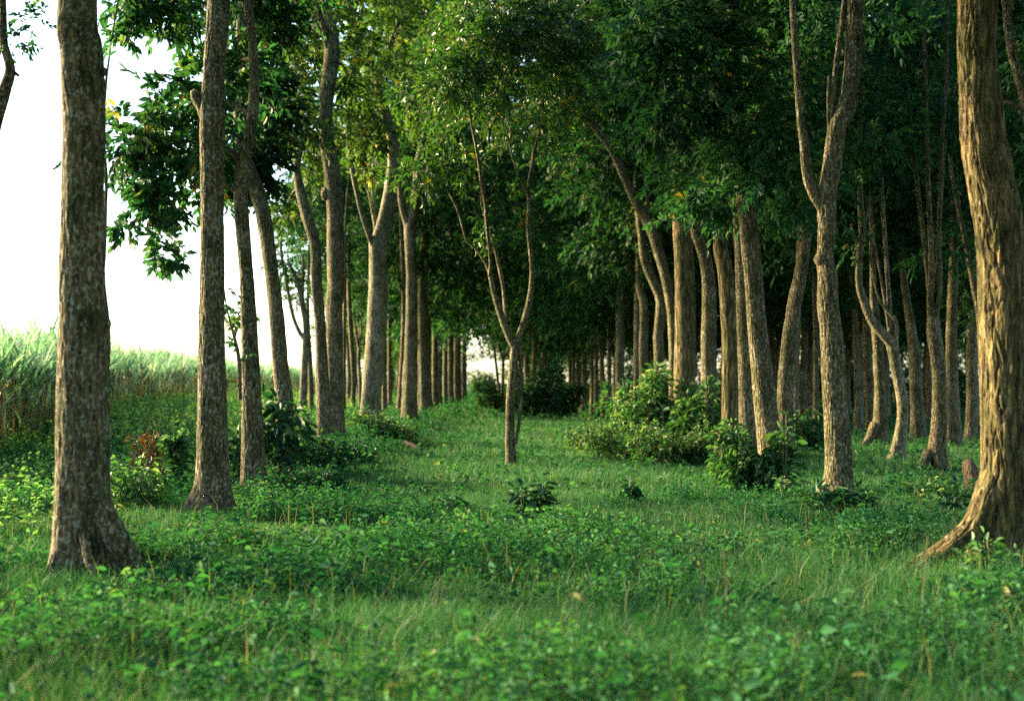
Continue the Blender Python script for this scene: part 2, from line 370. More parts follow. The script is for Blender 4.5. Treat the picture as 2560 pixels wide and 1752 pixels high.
# ------------------------------------------------------------------ trees traced from the photograph
def hero(label, Z, pts, forks=(), top=None, flare=.7, fh=.22, bark=None, crown=None, boughs=(), roots=(), knots=(), group=None, leafmat=None,
         sides=18, leaf=.14, wid=.068, lobes=5, limbs=True, base=None, rough=.035, name='tree', a0=0., a1=.9):
    """pts: (px, py, width px) from top to bottom, in photo pixels at distance Z"""
    global n_tree; n_tree += 1
    mb = MB()
    b = pts[-1]
    P = []
    for p in reversed(pts):
        dz = p[3] if len(p) > 3 else 0
        w = W(p[0], p[1], Z + dz); P.append((*w, p[2] / 2 / F * (Z + dz)))
    x0, y0 = P[0][0], P[0][1]; g = float(gz(x0, y0))
    if P[0][2] > g + .05: P.insert(0, (x0, y0, g - .05, P[0][3] * 1.05))
    P.insert(0, (P[0][0], P[0][1], g - .35, P[0][3] * 1.1))
    if top:
        l = P[-1]
        P += [(l[0] + random.uniform(-.1, .1), l[1] + .1, (l[2] + top) / 2, l[3] * .75), (l[0] + random.uniform(-.3, .3), l[1] + .2, top, l[3] * .35)]
    near = Z < 18
    tube(mb, P, (220 if bark is BARK_R else 130) if near else max(sides, 12), (.018 if bark is BARK_R else .025) if near else .11 if Z < 25 else .2, flare, fh, g, seed=n_tree, lobes=lobes, rough=min(rough, .016) if near else rough, fiss=(.0125 if bark is BARK_R else .006) if near else 0.)
    for f in forks:                        # bottom to top, (px, py, width, depth offset)
        Q = []
        for i, p in enumerate(f):
            dz = p[3] if len(p) > 3 else 0
            Q.append((*W(p[0], p[1], Z + dz), p[2] / 2 / F * (Z + dz)))
        tube(mb, Q, 10, .12 if Z < 25 else .2, seed=n_tree + 50, rough=.04)
    for (px, py, r) in knots:
        c = W(px, py, Z - .02); knot(mb, c, r, n_tree)
    org = np.array((x0, y0, g))
    t = empty(name, org)
    tag(t, label, 'tree', group)
    BO = []
    for bo in boughs:                      # (px, py, dz, rx px, ry px, n sprays)
        px, py, dz, rx, ry, n = bo
        C = W(px, py, Z + dz); s = (Z + dz) / F
        lm = MB(); BO.append(lm)
        m = max(1, n // 12); cr0 = float(np.clip(rx * s, .1, .3))
        for i in range(m):
            u = norm(rng.normal(0, 1, 3)) * rng.random() ** .4
            q = C + u * np.array((rx * s, max(cr0, rx * s * .8), ry * s))
            tone = rng.uniform(0, .4)
            cr = float(np.clip(rx * s * .9, .1, .34))
            clump(lm, q, (cr, cr, cr * .7), 12, axis=norm(u + 1e-3) * .4, leaf=leaf, wid=wid, L=.14 + .5 * cr, a0=a0 + tone * .5, a1=min(1., a1 * .6 + tone))
        if not limbs or n < 45: continue
        Pa = np.array(P); zb = min(C[2] - .15, Pa[-1][2] - .2); i = np.argmin(abs(Pa[:, 2] - zb)); bb = Pa[i]
        tube(mb, [(*bb[:3], min(.045, bb[3] * .6)), *[(*(bb[:3] * (1 - u) + C * u + np.array((0, 0, .12 * math.sin(PI * u)))), .03 * (1 - .6 * u)) for u in (.4, .75)], (*C, .008)], 6, .2)
    part('trunk', mb.mesh('trunk', bark or BARK, True, org), t)
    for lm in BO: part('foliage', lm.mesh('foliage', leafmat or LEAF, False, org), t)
    if crown:
        k, ox, oy, z0, s = crown
        c = part('crown', (CROWNS_BACKLIT if leafmat is LEAF_BACKLIT else CROWNS)[k], t, (ox, oy, z0 - g)); c.scale = (s, s, s); c.rotation_euler.z = n_tree * 1.7
    for r in roots:                        # ((px,py,w)...) from the trunk outwards
        rb = MB()
        Q = []
        for i, p in enumerate(r):
            dz = p[3] if len(p) > 3 else 0
            Q.append((*W(p[0], p[1], Z + dz), p[2] / 2 / F * Z))
        e = Q[-1]; Q.append((e[0] * 2 - Q[-2][0], e[1] * 2 - Q[-2][1], e[2] - .25, e[3] * .6))
        tube(rb, Q, 90 if Z < 18 else 12, .022 if Z < 18 else .08, seed=n_tree + 5, rough=.05, fiss=.009 if Z < 18 else 0.)
        part('root', rb.mesh('root', bark or BARK, True, org), t)
    return t

GL = 'trees of the row left of the lane'
GR = 'trees of the row right of the lane'
GW = 'trees of the wood behind the right row'
# ---- left row
hero('dark leaning stem at the top left corner, with a knob on its bend', 12.0,
     [(6, -30, 16), (8, 40, 17), (10, 110, 20), (26, 172, 24), (12, 225, 30), (-20, 330, 36), (-70, 560, 44), (-110, 900, 50), (-130, 1330, 60)], top=6,
     forks=[[(20, 190, 20), (38, 184, 12), (48, 190, 6)]], crown=(0, -1.0, .3, 7.0, .8), group=GL,
     limbs=False, leaf=.07, wid=.034, boughs=[(14, 90, -.1, 10, 40, 12), (80, 55, .1, 18, 18, 12)])
hero('thickest trunk on the left, nearest the camera, with a buttressed foot', 9.25,
     [(194, -10, 93), (203, 132, 102), (210, 308, 103), (206, 484, 102), (204, 700, 112), (210, 806, 122), (208, 964, 128), (206, 1140, 132), (206, 1272, 138), (210, 1400, 152)],
     top=8.5, flare=.7, fh=.15, crown=(1, -.3, .2, 6.2, .85), group=GL, lobes=6, sides=36, rough=.02,
     knots=[(258, 180, .03), (266, 808, .035)],
     roots=[[(255, 1260, 50, -.1), (292, 1345, 60, -.18), (345, 1415, 44, -.25), (375, 1450, 26, -.3)], [(212, 1330, 30, -.22), (222, 1400, 24, -.32), (240, 1450, 18, -.4)], [(160, 1330, 30, -.12), (140, 1400, 30, -.2), (115, 1440, 20, -.3)]])
hero('straight trunk second in the left row, with a stub high on its left', 13.4,
     [(548, -10, 54), (540, 120, 54), (533, 220, 54), (531, 308, 62), (530, 484, 58), (530, 700, 62), (529, 876, 67), (532, 1096, 78), (533, 1206, 86), (530, 1262, 98)],
     top=9, forks=[[(528, 330, 40), (506, 270, 30), (488, 245, 24), (486, 228, 20)]], crown=(2, 0, .6, 6.9, .85), flare=.95, fh=.18, group=GL, sides=28, rough=.02)
hero('narrow dark trunk third in the left row, its top lost in low leaves', 16.4,
     [(620, 0, 22), (634, 150, 24), (632, 290, 28), (610, 400, 32), (602, 490, 36), (617, 700, 36), (625, 876, 44), (631, 1096, 56), (636, 1206, 64)],
     top=9, crown=(3, -.7, .8, 7.2, .85), flare=.3, group=GL,
     a0=.25, a1=1., boughs=[(430, 330, .0, 135, 90, 150), (330, 350, -.3, 75, 65, 60), (455, 245, .4, 60, 45, 48), (470, 440, .2, 80, 50, 60), (390, 515, -.4, 20, 55, 36), (402, 605, -.4, 14, 40, 24), (345, 470, -.3, 30, 24, 36), (450, 530, .1, 30, 30, 24), (320, 560, -.5, 16, 30, 12), (430, 650, -.2, 12, 16, 12), (455, 40, .2, 80, 45, 96), (340, 8, -.4, 55, 24, 72), (322, 78, -.5, 16, 22, 12), (560, 200, .8, 80, 150, 170)])
hero('fourth trunk of the left row, leaning left, big-leaved climber at its foot', 19.1,
     [(600, 330, 32), (628, 440, 38), (651, 506, 40), (668, 600, 38), (685, 726, 36), (694, 820, 39), (701, 914, 40), (709, 977, 46), (713, 1096, 48), (716, 1180, 52)],
     top=9.5, crown=(4, -1.0, 1., 7.6, .9), flare=.3, group=GL,
     boughs=[(620, 380, .6, 80, 90, 230), (675, 250, 1.2, 50, 130, 220), (670, 60, 1.5, 60, 70, 170), (560, 440, .4, 60, 50, 110), (590, 760, .8, 20, 60, 18)])
hero('slender curving trunk fifth in the left row, beside a thicker one at its right', 23.5,
     [(757, 345, 22), (742, 410, 18), (750, 470, 24), (764, 528, 27), (788, 616, 27), (790, 694, 28), (795, 757, 28), (800, 820, 27), (803, 883, 28), (806, 946, 33), (812, 1072, 36), (814, 1110, 38)],
     forks=[[(750, 365, 14), (728, 330, 10), (712, 300, 7)], [(755, 355, 15), (768, 310, 10), (772, 260, 7)]], top=None, crown=(5, -1.2, 2.2, 6.0, .85), flare=.3, group=GL,
     boughs=[(735, 310, .3, 50, 60, 90), (790, 400, 3, 50, 60, 72), (715, 520, 2.5, 30, 60, 48)], a1=1., leafmat=LEAF_BACKLIT)
hero('thick trunk with a black knot at mid height, just right of the slender curving one', 25.0,
     [(814, -10, 30), (824, 60, 34), (830, 132, 38), (815, 264, 37), (817, 352, 38), (831, 440, 42), (836, 500, 42), (838, 600, 43), (839, 663, 43), (840, 726, 42), (835, 773, 44), (837, 820, 41), (837, 946, 40), (841, 1072, 40), (842, 1110, 44)],
     top=11.5, forks=[[(824, 150, 16), (812, 80, 14, -.15), (790, 0, 10, -.3), (775, -60, 8, -.4)], [(832, 470, 20), (812, 478, 10), (806, 470, 5)]], knots=[(815, 484, .12)], crown=(0, -.6, 2.8, 7.4, 1.2), flare=.4, group=GL,
     boughs=[(858, 215, -.1, 14, 20, 12), (890, 300, 2.2, 60, 80, 84), (750, 120, 2.2, 50, 70, 84)], leafmat=LEAF_BACKLIT)
hero('stout pale trunk forking into several limbs, left of the lane where it narrows', 29.0,
     [(942, 594, 44), (945, 640, 42), (945, 700, 46), (944, 751, 47), (940, 867, 50), (932, 946, 50), (927, 1024, 50), (925, 1060, 56)],
     forks=[[(944, 610, 42), (962, 550, 38, .1), (982, 440, 31, .2), (982, 352, 28, .2), (964, 286, 27, .1), (951, 220, 26), (944, 185, 26)],
            [(946, 200, 24), (920, 145, 21, -.2), (894, 88, 16, -.3), (874, 22, 12, -.4), (866, -30, 9, -.4)],
            [(946, 205, 20), (964, 154, 16, .3), (982, 97, 13, .4), (1004, 35, 10, .5), (1012, -20, 8, .5)],
            [(938, 625, 18), (907, 542, 14, -.4), (889, 462, 13, -.5), (876, 396, 12, -.5), (872, 343, 14, -.5), (870, 264, 14, -.4), (880, 198, 13, -.3), (894, 101, 11, -.2), (905, 20, 8)],
            [(876, 210, 10, -.3), (862, 172, 8, -.3), (850, 155, 6, -.3)]],
     bark=BARK_G, flare=.35, crown=(1, .2, 3.0, 7.0, 1.3), group=GL, boughs=[(905, 420, 1.4, 40, 50, 48), (915, 300, 2.4, 60, 60, 72), (925, 420, -.5, 12, 14, 12)], a1=1., leafmat=LEAF_BACKLIT)
hero('dark trunk with a V fork above mid height, right of the stout pale one', 36.0,
     [(1024, 560, 28), (1027, 640, 28), (1029, 700, 28), (1028, 820, 32), (1026, 914, 36), (1024, 1030, 40)],
     forks=[[(1024, 580, 22), (1004, 510, 16), (998, 440, 13), (985, 360, 10)], [(1026, 580, 24), (1040, 484, 22), (1048, 396, 18), (1074, 286, 14), (1087, 242, 12), (1095, 150, 9)]],
     flare=.5, crown=(2, 1.3, 2.4, 7.0, 1.45), group=GL)
hero('reddish thin trunk pressed against the back of the dark forked one', 40.0, [(1004, 560, 11), (1009, 700, 13), (1010, 800, 14), (1003, 950, 15), (999, 1035, 17)], top=9, flare=.8, crown=(3, .4, 1, 5.0, 1.4), group=GL)
hero('two-pronged slim trunk lit gold on its left edge, right of the dark forked one', 43.0,
     [(1064, 540, 18), (1062, 600, 20), (1060, 650, 22), (1056, 757, 22), (1058, 840, 22), (1060, 1010, 24)],
     forks=[[(1064, 560, 12), (1085, 528, 9), (1098, 497, 7), (1110, 450, 6)], [(1063, 560, 14), (1058, 480, 12), (1066, 400, 10), (1075, 330, 8)]], crown=(4, 1.4, 1.5, 5.0, 1.55), flare=.3, group=GL)
for i, (px, z, w, lab) in enumerate([(1050, 46, 11, 'thin trunk first behind the two-pronged one in the far left row'), (1070, 49, 18, 'medium trunk second behind the two-pronged one in the far left row'),
        (1087, 53, 17, 'trunk with a sunlit left side third behind the two-pronged one in the far left row'), (1099, 57, 13, 'dark trunk fourth behind the two-pronged one in the far left row'),
        (1113, 62, 12, 'thin pale trunk fifth behind the two-pronged one in the far left row'), (1126, 66, 17, 'dark trunk sixth behind the two-pronged one in the far left row'),
        (1143, 72, 20, 'broad dark trunk next to last at the lane end in the far left row'), (1160, 80, 14, 'last trunk of the left row, at the bright end of the lane')]):
    hero(lab, z, [(px + 2, 690, w * .7), (px + 1, 820, w * .85), (px, 930, w), (px, 1000, w * 1.05)], top=8, flare=.5, fh=.3, sides=12, crown=(i % 6, (.9 if i % 2 else -.2) if i < 4 else -.9, .6, (3.7 - .1 * (i % 3)) if i < 4 else 4.4, 1.5), group=GL)
# ---- slim trees between the left row and the cane
hero('pale grey slender tree with a bent left branch, between left row and cane', 36.0,
     [(720, 655, 8), (740, 694, 12), (750, 726, 14), (755, 757, 15), (762, 789, 16), (766, 826, 17), (762, 899, 18), (757, 1009, 20)],
     forks=[[(764, 850, 14), (750, 833, 11), (734, 795, 10), (722, 741, 9), (714, 688, 9), (704, 641, 8), (700, 580, 7), (690, 520, 5)], [(754, 740, 9), (758, 690, 8), (757, 640, 6)]],
     bark=BARK_G, flare=.3, sides=12, boughs=[(720, 620, .2, 40, 60, 60), (760, 720, .6, 40, 60, 60), (700, 560, .4, 30, 40, 36)], a1=1.)
hero('brown slim trunk tucked behind the pale grey slender tree', 39.0, [(770, 800, 10), (775, 900, 12), (778, 1010, 14)], top=7, flare=.3, sides=10, crown=(5, -.3, 1., 4.6, .7))
hero('thin dark pole-like trunk right behind the knotted thick one', 38.0, [(862, 700, 8), (861, 836, 9), (860, 1010, 10)], top=8, flare=.2, sides=8, crown=(1, -.5, 1.5, 4.6, .8))
hero('thin wavy dark trunk between the knotted one and the stout pale one', 41.0, [(872, 720, 10), (877, 826, 12), (882, 900, 12), (884, 960, 12), (881, 1024, 14)], top=8, flare=.2, sides=8, crown=(2, -.6, 1.5, 4.6, .8))
hero('thin pale trunk with a small fork, directly left of the stout pale one', 44.0, [(898, 870, 8), (897, 899, 9), (900, 960, 9), (900, 1020, 10)], forks=[[(898, 880, 6), (888, 820, 5), (884, 760, 4)], [(898, 880, 6), (903, 820, 5), (902, 740, 4)]], flare=.2, sides=8, bark=BARK_G, boughs=[(895, 740, .3, 30, 50, 48)])
hero('dim trunk half hidden behind the stout pale one', 42.0, [(958, 700, 12), (960, 900, 13), (962, 1035, 15)], top=8, flare=.3, sides=8, crown=(3, -.3, 1.2, 4.4, .85))
hero('slight dim trunk between the stout pale one and the dark forked one', 47.0, [(974, 720, 9), (974, 900, 10), (975, 1010, 12)], top=8, flare=.3, sides=8, crown=(4, -.3, 1.2, 4.2, .9))
# ---- young tree in the lane
hero('slender young tree standing alone in the middle of the lane, branching like a Y', 21.2,
     [(1288, 855, 22), (1288, 864, 22), (1283, 908, 22), (1277, 996, 23), (1275, 1084, 23), (1279, 1160, 26)],
     forks=[[(1287, 870, 20), (1268, 829, 19), (1253, 789, 17), (1235, 732, 14), (1224, 679, 12), (1206, 644, 8), (1192, 625, 7), (1167, 603, 6), (1145, 528, 5), (1123, 484, 4)],
            [(1266, 810, 12), (1263, 770, 11, .3), (1257, 710, 10, .4), (1239, 626, 10, .4), (1220, 559, 10, .3), (1206, 515, 9, .3), (1204, 484, 9, .3), (1211, 418, 8, .3), (1222, 374, 7, .4), (1224, 326, 7, .4), (1250, 273, 6, .4), (1261, 220, 5, .4), (1268, 189, 5, .4), (1308, 154, 4, .5)],
            [(1224, 330, 6, .4), (1202, 286, 4, .3), (1162, 255, 3, .2)],
            [(1224, 690, 9), (1226, 650, 8, -.3), (1217, 560, 9, -.4), (1213, 506, 9, -.4), (1204, 462, 8, -.5), (1193, 383, 7, -.5), (1178, 308, 6, -.5), (1167, 245, 5, -.5), (1140, 190, 3, -.6)],
            [(1287, 870, 18), (1296, 845, 16), (1312, 798, 16), (1327, 732, 14), (1330, 666, 13), (1323, 600, 12), (1321, 572, 12), (1323, 506, 11), (1320, 480, 11), (1330, 418, 10), (1336, 374, 9), (1352, 317, 6), (1360, 240, 4)],
            [(1321, 490, 7), (1308, 462, 6, -.2), (1286, 410, 5, -.3), (1272, 352, 4, -.4), (1262, 310, 3, -.4)],
            [(1290, 1110, 8, -.03), (1299, 1040, 9, -.03), (1303, 950, 10, 0), (1299, 865, 9, 0)]],
     flare=.5, fh=.12, leafmat=LEAF_Y, leaf=.11, wid=.045, limbs=False, sides=14,
     boughs=[(1180, 120, -.3, 80, 70, 280), (1230, 40, .3, 150, 70, 300), (1385, 80, .3, 120, 80, 280), (1300, 170, .6, 150, 45, 150), (1125, 215, -.4, 40, 40, 80), (1420, 210, .6, 70, 60, 140), (1190, 230, -.2, 80, 34, 90), (1010, 240, -.3, 20, 20, 24), (1160, 430, -.2, 34, 26, 40), (1215, 540, .2, 14, 40, 16), (1070, 400, .5, 40, 44, 50), (1035, 440, .8, 34, 44, 40), (1350, 300, .5, 60, 30, 60), (1220, 330, .8, 50, 40, 24), (1160, 300, .4, 50, 36, 24), (1290, 300, .8, 50, 40, 24), (1200, 410, .2, 20, 30, 12), (1345, 400, .2, 24, 40, 14), (1190, 600, -.1, 22, 24, 12)], a1=1.)
# ---- far middle row
hero('crooked V-shaped small tree at the lane side, half behind the slender young one', 58.0, [(1258, 890, 9), (1257, 950, 9), (1255, 1030, 11)], forks=[[(1258, 900, 8), (1247, 870, 6), (1240, 840, 5), (1232, 790, 4)], [(1258, 900, 8), (1268, 880, 6), (1277, 850, 5), (1280, 800, 4)]], flare=.4, sides=8, crown=(0, .1, .5, 3.2, .9))
hero('leaning thin trunk left of the crooked V-shaped small tree', 62.0, [(1232, 850, 7), (1236, 877, 7), (1246, 965, 8), (1250, 1028, 9)], top=7, flare=.4, sides=8, crown=(1, -.2, .3, 3.4, .9))
for i, (x, z) in enumerate([(.6, 70), (.4, 78), (.2, 86), (.3, 96), (.8, 106)]):
    filler(x, z, i + 1, 'distant tree at the lane end right of the bright gap', 'trees at the far end of the lane', s=.95, crown_s=1.25)
# ---- right row
hero('thickest trunk on the right, deeply ridged and gold-lit, with a root running left', 9.95,
     [(2443, -10, 93), (2442, 132, 92), (2452, 264, 103), (2460, 352, 110), (2475, 440, 116), (2490, 528, 118), (2502, 620, 122), (2506, 700, 122), (2513, 950, 122), (2516, 1200, 125), (2518, 1300, 140), (2520, 1380, 170)],
     top=9, bark=BARK_R, flare=.42, fh=.16, crown=(2, .6, 0, 6.4, .9), group=GR, sides=40, rough=.022, lobes=6, knots=[(2432, 138, .05), (2437, 335, .045)],
     roots=[[(2500, 1150, 80, 0), (2475, 1240, 78, -.03), (2440, 1315, 66, -.06), (2385, 1362, 54, -.1), (2325, 1398, 44, -.08), (2268, 1425, 32, -.14), (2225, 1446, 18, -.1)], [(2535, 1330, 40, -.16), (2560, 1400, 34, -.25), (2585, 1440, 20, -.35)]])
hero('big trunk forking above a burl, second in the right row', 14.3,
     [(2137, -10, 40), (2134, 132, 42), (2128, 198, 41), (2119, 264, 46), (2097, 308, 48), (2088, 352, 48), (2076, 440, 48), (2067, 506, 48), (2067, 572, 44), (2063, 652, 42), (2069, 700, 50), (2070, 770, 53), (2079, 838, 57), (2084, 942, 59), (2088, 1011, 60), (2095, 1115, 66), (2096, 1184, 69), (2092, 1255, 80)],
     forks=[[(2056, 520, 30), (2036, 490, 27), (2021, 453, 26), (2014, 396, 25), (2010, 352, 24), (2003, 308, 22), (1998, 242, 20), (1993, 176, 19), (1990, 132, 18), (1984, 44, 16), (1978, -40, 14)], [(2082, 340, 16), (2078, 300, 14), (2089, 176, 14), (2107, 44, 14), (2115, -40, 12)], [(2072, 325, 9), (2071, 250, 9), (2073, 190, 7)]],
     top=9, knots=[(2051, 648, .075)], crown=(3, .5, .8, 7.2, .9), flare=.7, fh=.16, group=GR, sides=26, rough=.022,
     roots=[[(2060, 1225, 36, -.1), (2035, 1262, 28, -.2), (2000, 1285, 16, -.3)]])
hero('stout trunk behind a leafy bush, third in the right row, leaning left as it rises', 17.5,
     [(1848, 380, 40), (1856, 430, 44), (1868, 528, 47), (1876, 620, 47), (1884, 700, 47), (1889, 775, 47), (1896, 850, 50), (1905, 926, 54), (1912, 1000, 58), (1921, 1077, 60), (1930, 1190, 64)],
     top=9.5, crown=(4, .1, .3, 3.9, .9), flare=.3, group=GR, sides=24, rough=.022, boughs=[(1760, 130, -.8, 130, 110, 220), (1880, 340, -.6, 90, 70, 120), (1690, 250, -.6, 60, 80, 90), (1960, 200, .4, 60, 110, 110), (1740, 500, .3, 46, 40, 30), (1600, 60, -1, 70, 60, 70)])
hero('trunk with a small black knot hole, pressed to the left of the stout third one', 19.5,
     [(1844, 400, 28), (1848, 528, 32), (1854, 620, 34), (1857, 700, 36), (1860, 800, 38), (1865, 900, 41), (1870, 1060, 44), (1875, 1130, 48)], top=9.5, knots=[(1851, 803, .05)], crown=(5, .2, .8, 4.0, .9), flare=.3, group=GR, sides=20, rough=.022)
hero('ridged trunk with a crooked knee near its visible top and a root reaching left', 20.8,
     [(1740, -10, 24), (1785, 90, 28), (1808, 250, 32), (1815, 400, 34), (1813, 550, 36), (1800, 615, 36), (1809, 655, 38), (1816, 700, 40), (1821, 775, 41), (1825, 850, 42), (1826, 964, 44), (1826, 1040, 45), (1822, 1110, 48)],
     top=9.5, bark=BARK_R, crown=(0, .3, 1., 4.4, .9), flare=.3, group=GR, sides=20, roots=[[(1808, 1090, 24, -.1), (1790, 1140, 18, -.2), (1774, 1170, 12, -.3)]], rough=.022, boughs=[(1640, 190, -.5, 70, 90, 110), (1590, 330, .2, 40, 40, 30)])
hero('slightly bowed trunk rising out of the pale bushes, right of a straight thick one', 23.3,
     [(1725, 200, 20), (1730, 400, 24), (1738, 560, 28), (1748, 600, 29), (1762, 640, 31), (1771, 700, 33), (1773, 775, 36), (1771, 850, 38), (1772, 965, 40), (1773, 1040, 40), (1773, 1110, 42)], top=10, crown=(1, .1, 1.4, 5.0, 1.3), flare=.3, group=GR, sides=18, rough=.022)
hero('thick dark-sided trunk, straight below and curving left among the leaves above', 27.0,
     [(1608, 88, 16), (1635, 158, 20), (1661, 194, 22), (1674, 286, 26), (1692, 396, 34), (1700, 484, 42), (1706, 572, 46), (1712, 700, 50), (1713, 813, 52), (1712, 900, 55), (1710, 1000, 56), (1710, 1060, 60)], bark=BARK_R, top=9.8, crown=(2, -.2, 3.2, 6.0, 1.45), flare=.3, group=GR, sides=20, rough=.022)
hero('trunk sweeping in a long arc leftwards, ending in leaves over the lane', 29.0,
     [(1458, 282, 17), (1498, 330, 20), (1529, 374, 22), (1551, 418, 24), (1586, 498, 26), (1626, 568, 28), (1645, 625, 27), (1666, 700, 25), (1673, 738, 24), (1679, 775, 24), (1683, 832, 24), (1684, 890, 24), (1684, 1050, 28)],
     forks=[[(1628, 565, 12), (1624, 533, 9), (1615, 462, 9), (1604, 414, 8), (1592, 380, 6)]], flare=.3, group=GR, boughs=[(1440, 265, -.3, 50, 24, 60), (1400, 250, .4, 50, 40, 48), (1500, 440, .8, 50, 60, 60), (1600, 400, .3, 60, 50, 60)], a1=1., sides=16, crown=(1, -1.4, 3.2, 6.6, 1.45))
hero('thin zigzag trunk right of the pair of straight ones', 31.5, [(1595, 528, 16), (1604, 586, 20), (1612, 652, 22), (1632, 700, 24), (1648, 735, 25), (1653, 757, 25), (1649, 813, 26), (1645, 845, 26), (1648, 890, 26), (1650, 1060, 28)], top=9, crown=(3, -.8, 2.2, 5., 1.35), flare=.3, group=GR, sides=14)
hero('right-hand trunk of a straight pair, bent back near the leaves', 34.0, [(1597, 540, 16), (1597, 620, 18), (1600, 723, 20), (1609, 749, 21), (1610, 813, 22), (1608, 870, 22), (1610, 960, 24), (1611, 1060, 25)], top=9, crown=(4, .2, 1., 4.8, 1.4), flare=.3, group=GR, sides=14)
hero('left-hand trunk of a straight pair, evenly gold on its sunny side', 36.5, [(1604, 400, 13), (1597, 554, 16), (1595, 723, 19), (1594, 820, 19), (1593, 950, 20), (1592, 1040, 22)], top=9, crown=(5, -1.5, 1.2, 4.7, 1.55), flare=.3, group=GR, sides=14)
hero('grey unlit trunk left of the straight pair', 42.0, [(1556, 560, 20), (1552, 720, 22), (1550, 860, 23), (1549, 1030, 25)], top=9, bark=BARK_G, crown=(0, -1.5, .8, 4.0, 1.6), flare=.3, group=GR, sides=12)
for i, (pts, z, lab) in enumerate([
        ([(1522, 830, 10), (1523, 920, 11), (1523, 1025, 12)], 47, 'thin trunk just left of the grey unlit one'),
        ([(1498, 840, 12), (1503, 890, 12), (1511, 1025, 14)], 50, 'trunk leaning left with its top, two left of the grey unlit one'),
        ([(1490, 850, 11), (1491, 930, 12), (1490, 1025, 13)], 53, 'upright trunk three left of the grey unlit one'),
        ([(1480, 850, 8), (1480, 930, 9), (1480, 1025, 10)], 56, 'thin trunk four left of the grey unlit one'),
        ([(1461, 850, 14), (1461, 940, 14), (1460, 1022, 16)], 60, 'rightmost trunk of the tight distant cluster beside the dark bush'),
        ([(1446, 850, 12), (1445, 940, 13), (1442, 1020, 16)], 65, 'stoutest lit trunk of the tight distant cluster beside the dark bush'),
        ([(1434, 850, 8), (1434, 940, 9), (1433, 1016, 10)], 70, 'thin third trunk of the tight distant cluster beside the dark bush'),
        ([(1424, 840, 9), (1425, 940, 9), (1426, 1014, 11)], 76, 'leftmost trunk of the tight distant cluster, touching the dark bush')]):
    hero(lab, z, pts, top=8, flare=.6, fh=.3, sides=10, crown=(i % 6, -1.0 if i % 2 else .3, .4, 3.5 - .15 * (i % 3), 1.55), group=GR)
# ---- trees of the wood on the right
hero('leaning trunk slanting up to the right behind the forked burl tree', 21.5, [(2026, 420, 20), (2023, 500, 25), (2013, 600, 30), (2001, 690, 34), (1990, 740, 36), (1979, 813, 38), (1971, 880, 39), (1965, 950, 40), (1962, 1060, 42), (1962, 1150, 46)], top=9, flare=.3, crown=(1, .9, 1., 4.6, .9), group=GW)
hero('thin grey trunk between the leaning one and the forked burl tree', 30.0, [(1996, 700, 14), (1994, 800, 16), (1990, 911, 18), (1988, 1000, 18), (1988, 1085, 20)], top=9, bark=BARK_G, flare=.2, crown=(2, .5, 1., 4.4, .9), group=GW, sides=10)
hero('thin straight trunk partly hidden by the left edge of the forked burl tree', 33.0, [(2036, 690, 11), (2038, 800, 12), (2040, 900, 13), (2040, 1060, 15)], top=9, flare=.2, crown=(3, .5, 1., 4.2, .9), group=GW, sides=10)
hero('slim upright trunk alone in the shade right of the forked burl tree', 36.0, [(2138, 780, 14), (2139, 830, 15), (2141, 900, 17), (2145, 1000, 18), (2147, 1080, 20)], top=9, flare=.3, crown=(4, .2, 1., 4.2, 1.), group=GW, sides=12)
hero('straight trunk with a wide skirted foot, behind the crooked forked one', 28.5,
     [(2182, 640, 15), (2183, 700, 16), (2185, 757, 20), (2192, 830, 26), (2199, 950, 28), (2201, 1040, 34), (2200, 1090, 42)], top=9.5, flare=.5, crown=(5, .6, 1., 4.8, .9), group=GW, roots=[[(2190, 1060, 26, -.1), (2172, 1100, 20, -.2), (2150, 1122, 12, -.3)]])
hero('crooked mossy trunk splitting into two bent arms like a slingshot', 22.9,
     [(2230, 849, 30), (2231, 866, 28), (2241, 925, 26), (2254, 994, 27), (2256, 1046, 27), (2247, 1110, 32), (2240, 1152, 40)],
     forks=[[(2232, 862, 28), (2201, 828, 24), (2177, 797, 22), (2160, 752, 20), (2148, 714, 17), (2148, 640, 16), (2156, 580, 18), (2152, 510, 15), (2150, 440, 12), (2152, 300, 9), (2160, 150, 7)],
            [(2232, 862, 18), (2239, 838, 15), (2241, 814, 12), (2235, 795, 10), (2222, 780, 8), (2201, 755, 6), (2191, 728, 5), (2184, 690, 5), (2176, 640, 5), (2185, 560, 4)],
            [(2153, 620, 9), (2135, 590, 7), (2128, 560, 5)], [(2156, 590, 8), (2170, 520, 7), (2172, 460, 5)]],
     bark=BARK_G, flare=.5, fh=.14, group=GW, boughs=[(2150, 420, .4, 60, 50, 60), (2180, 250, .6, 70, 60, 70), (2130, 640, .5, 40, 30, 30), (2180, 90, .6, 80, 60, 70)])
hero('brown trunk tilted left at its top, between the slingshot tree and the two-stemmed one', 31.0, [(2250, 600, 15), (2262, 717, 18), (2273, 786, 20), (2280, 838, 24), (2287, 900, 28), (2290, 977, 30), (2295, 1080, 36)], top=9.5, flare=.4, crown=(0, .2, 1., 4.6, .9), group=GW)
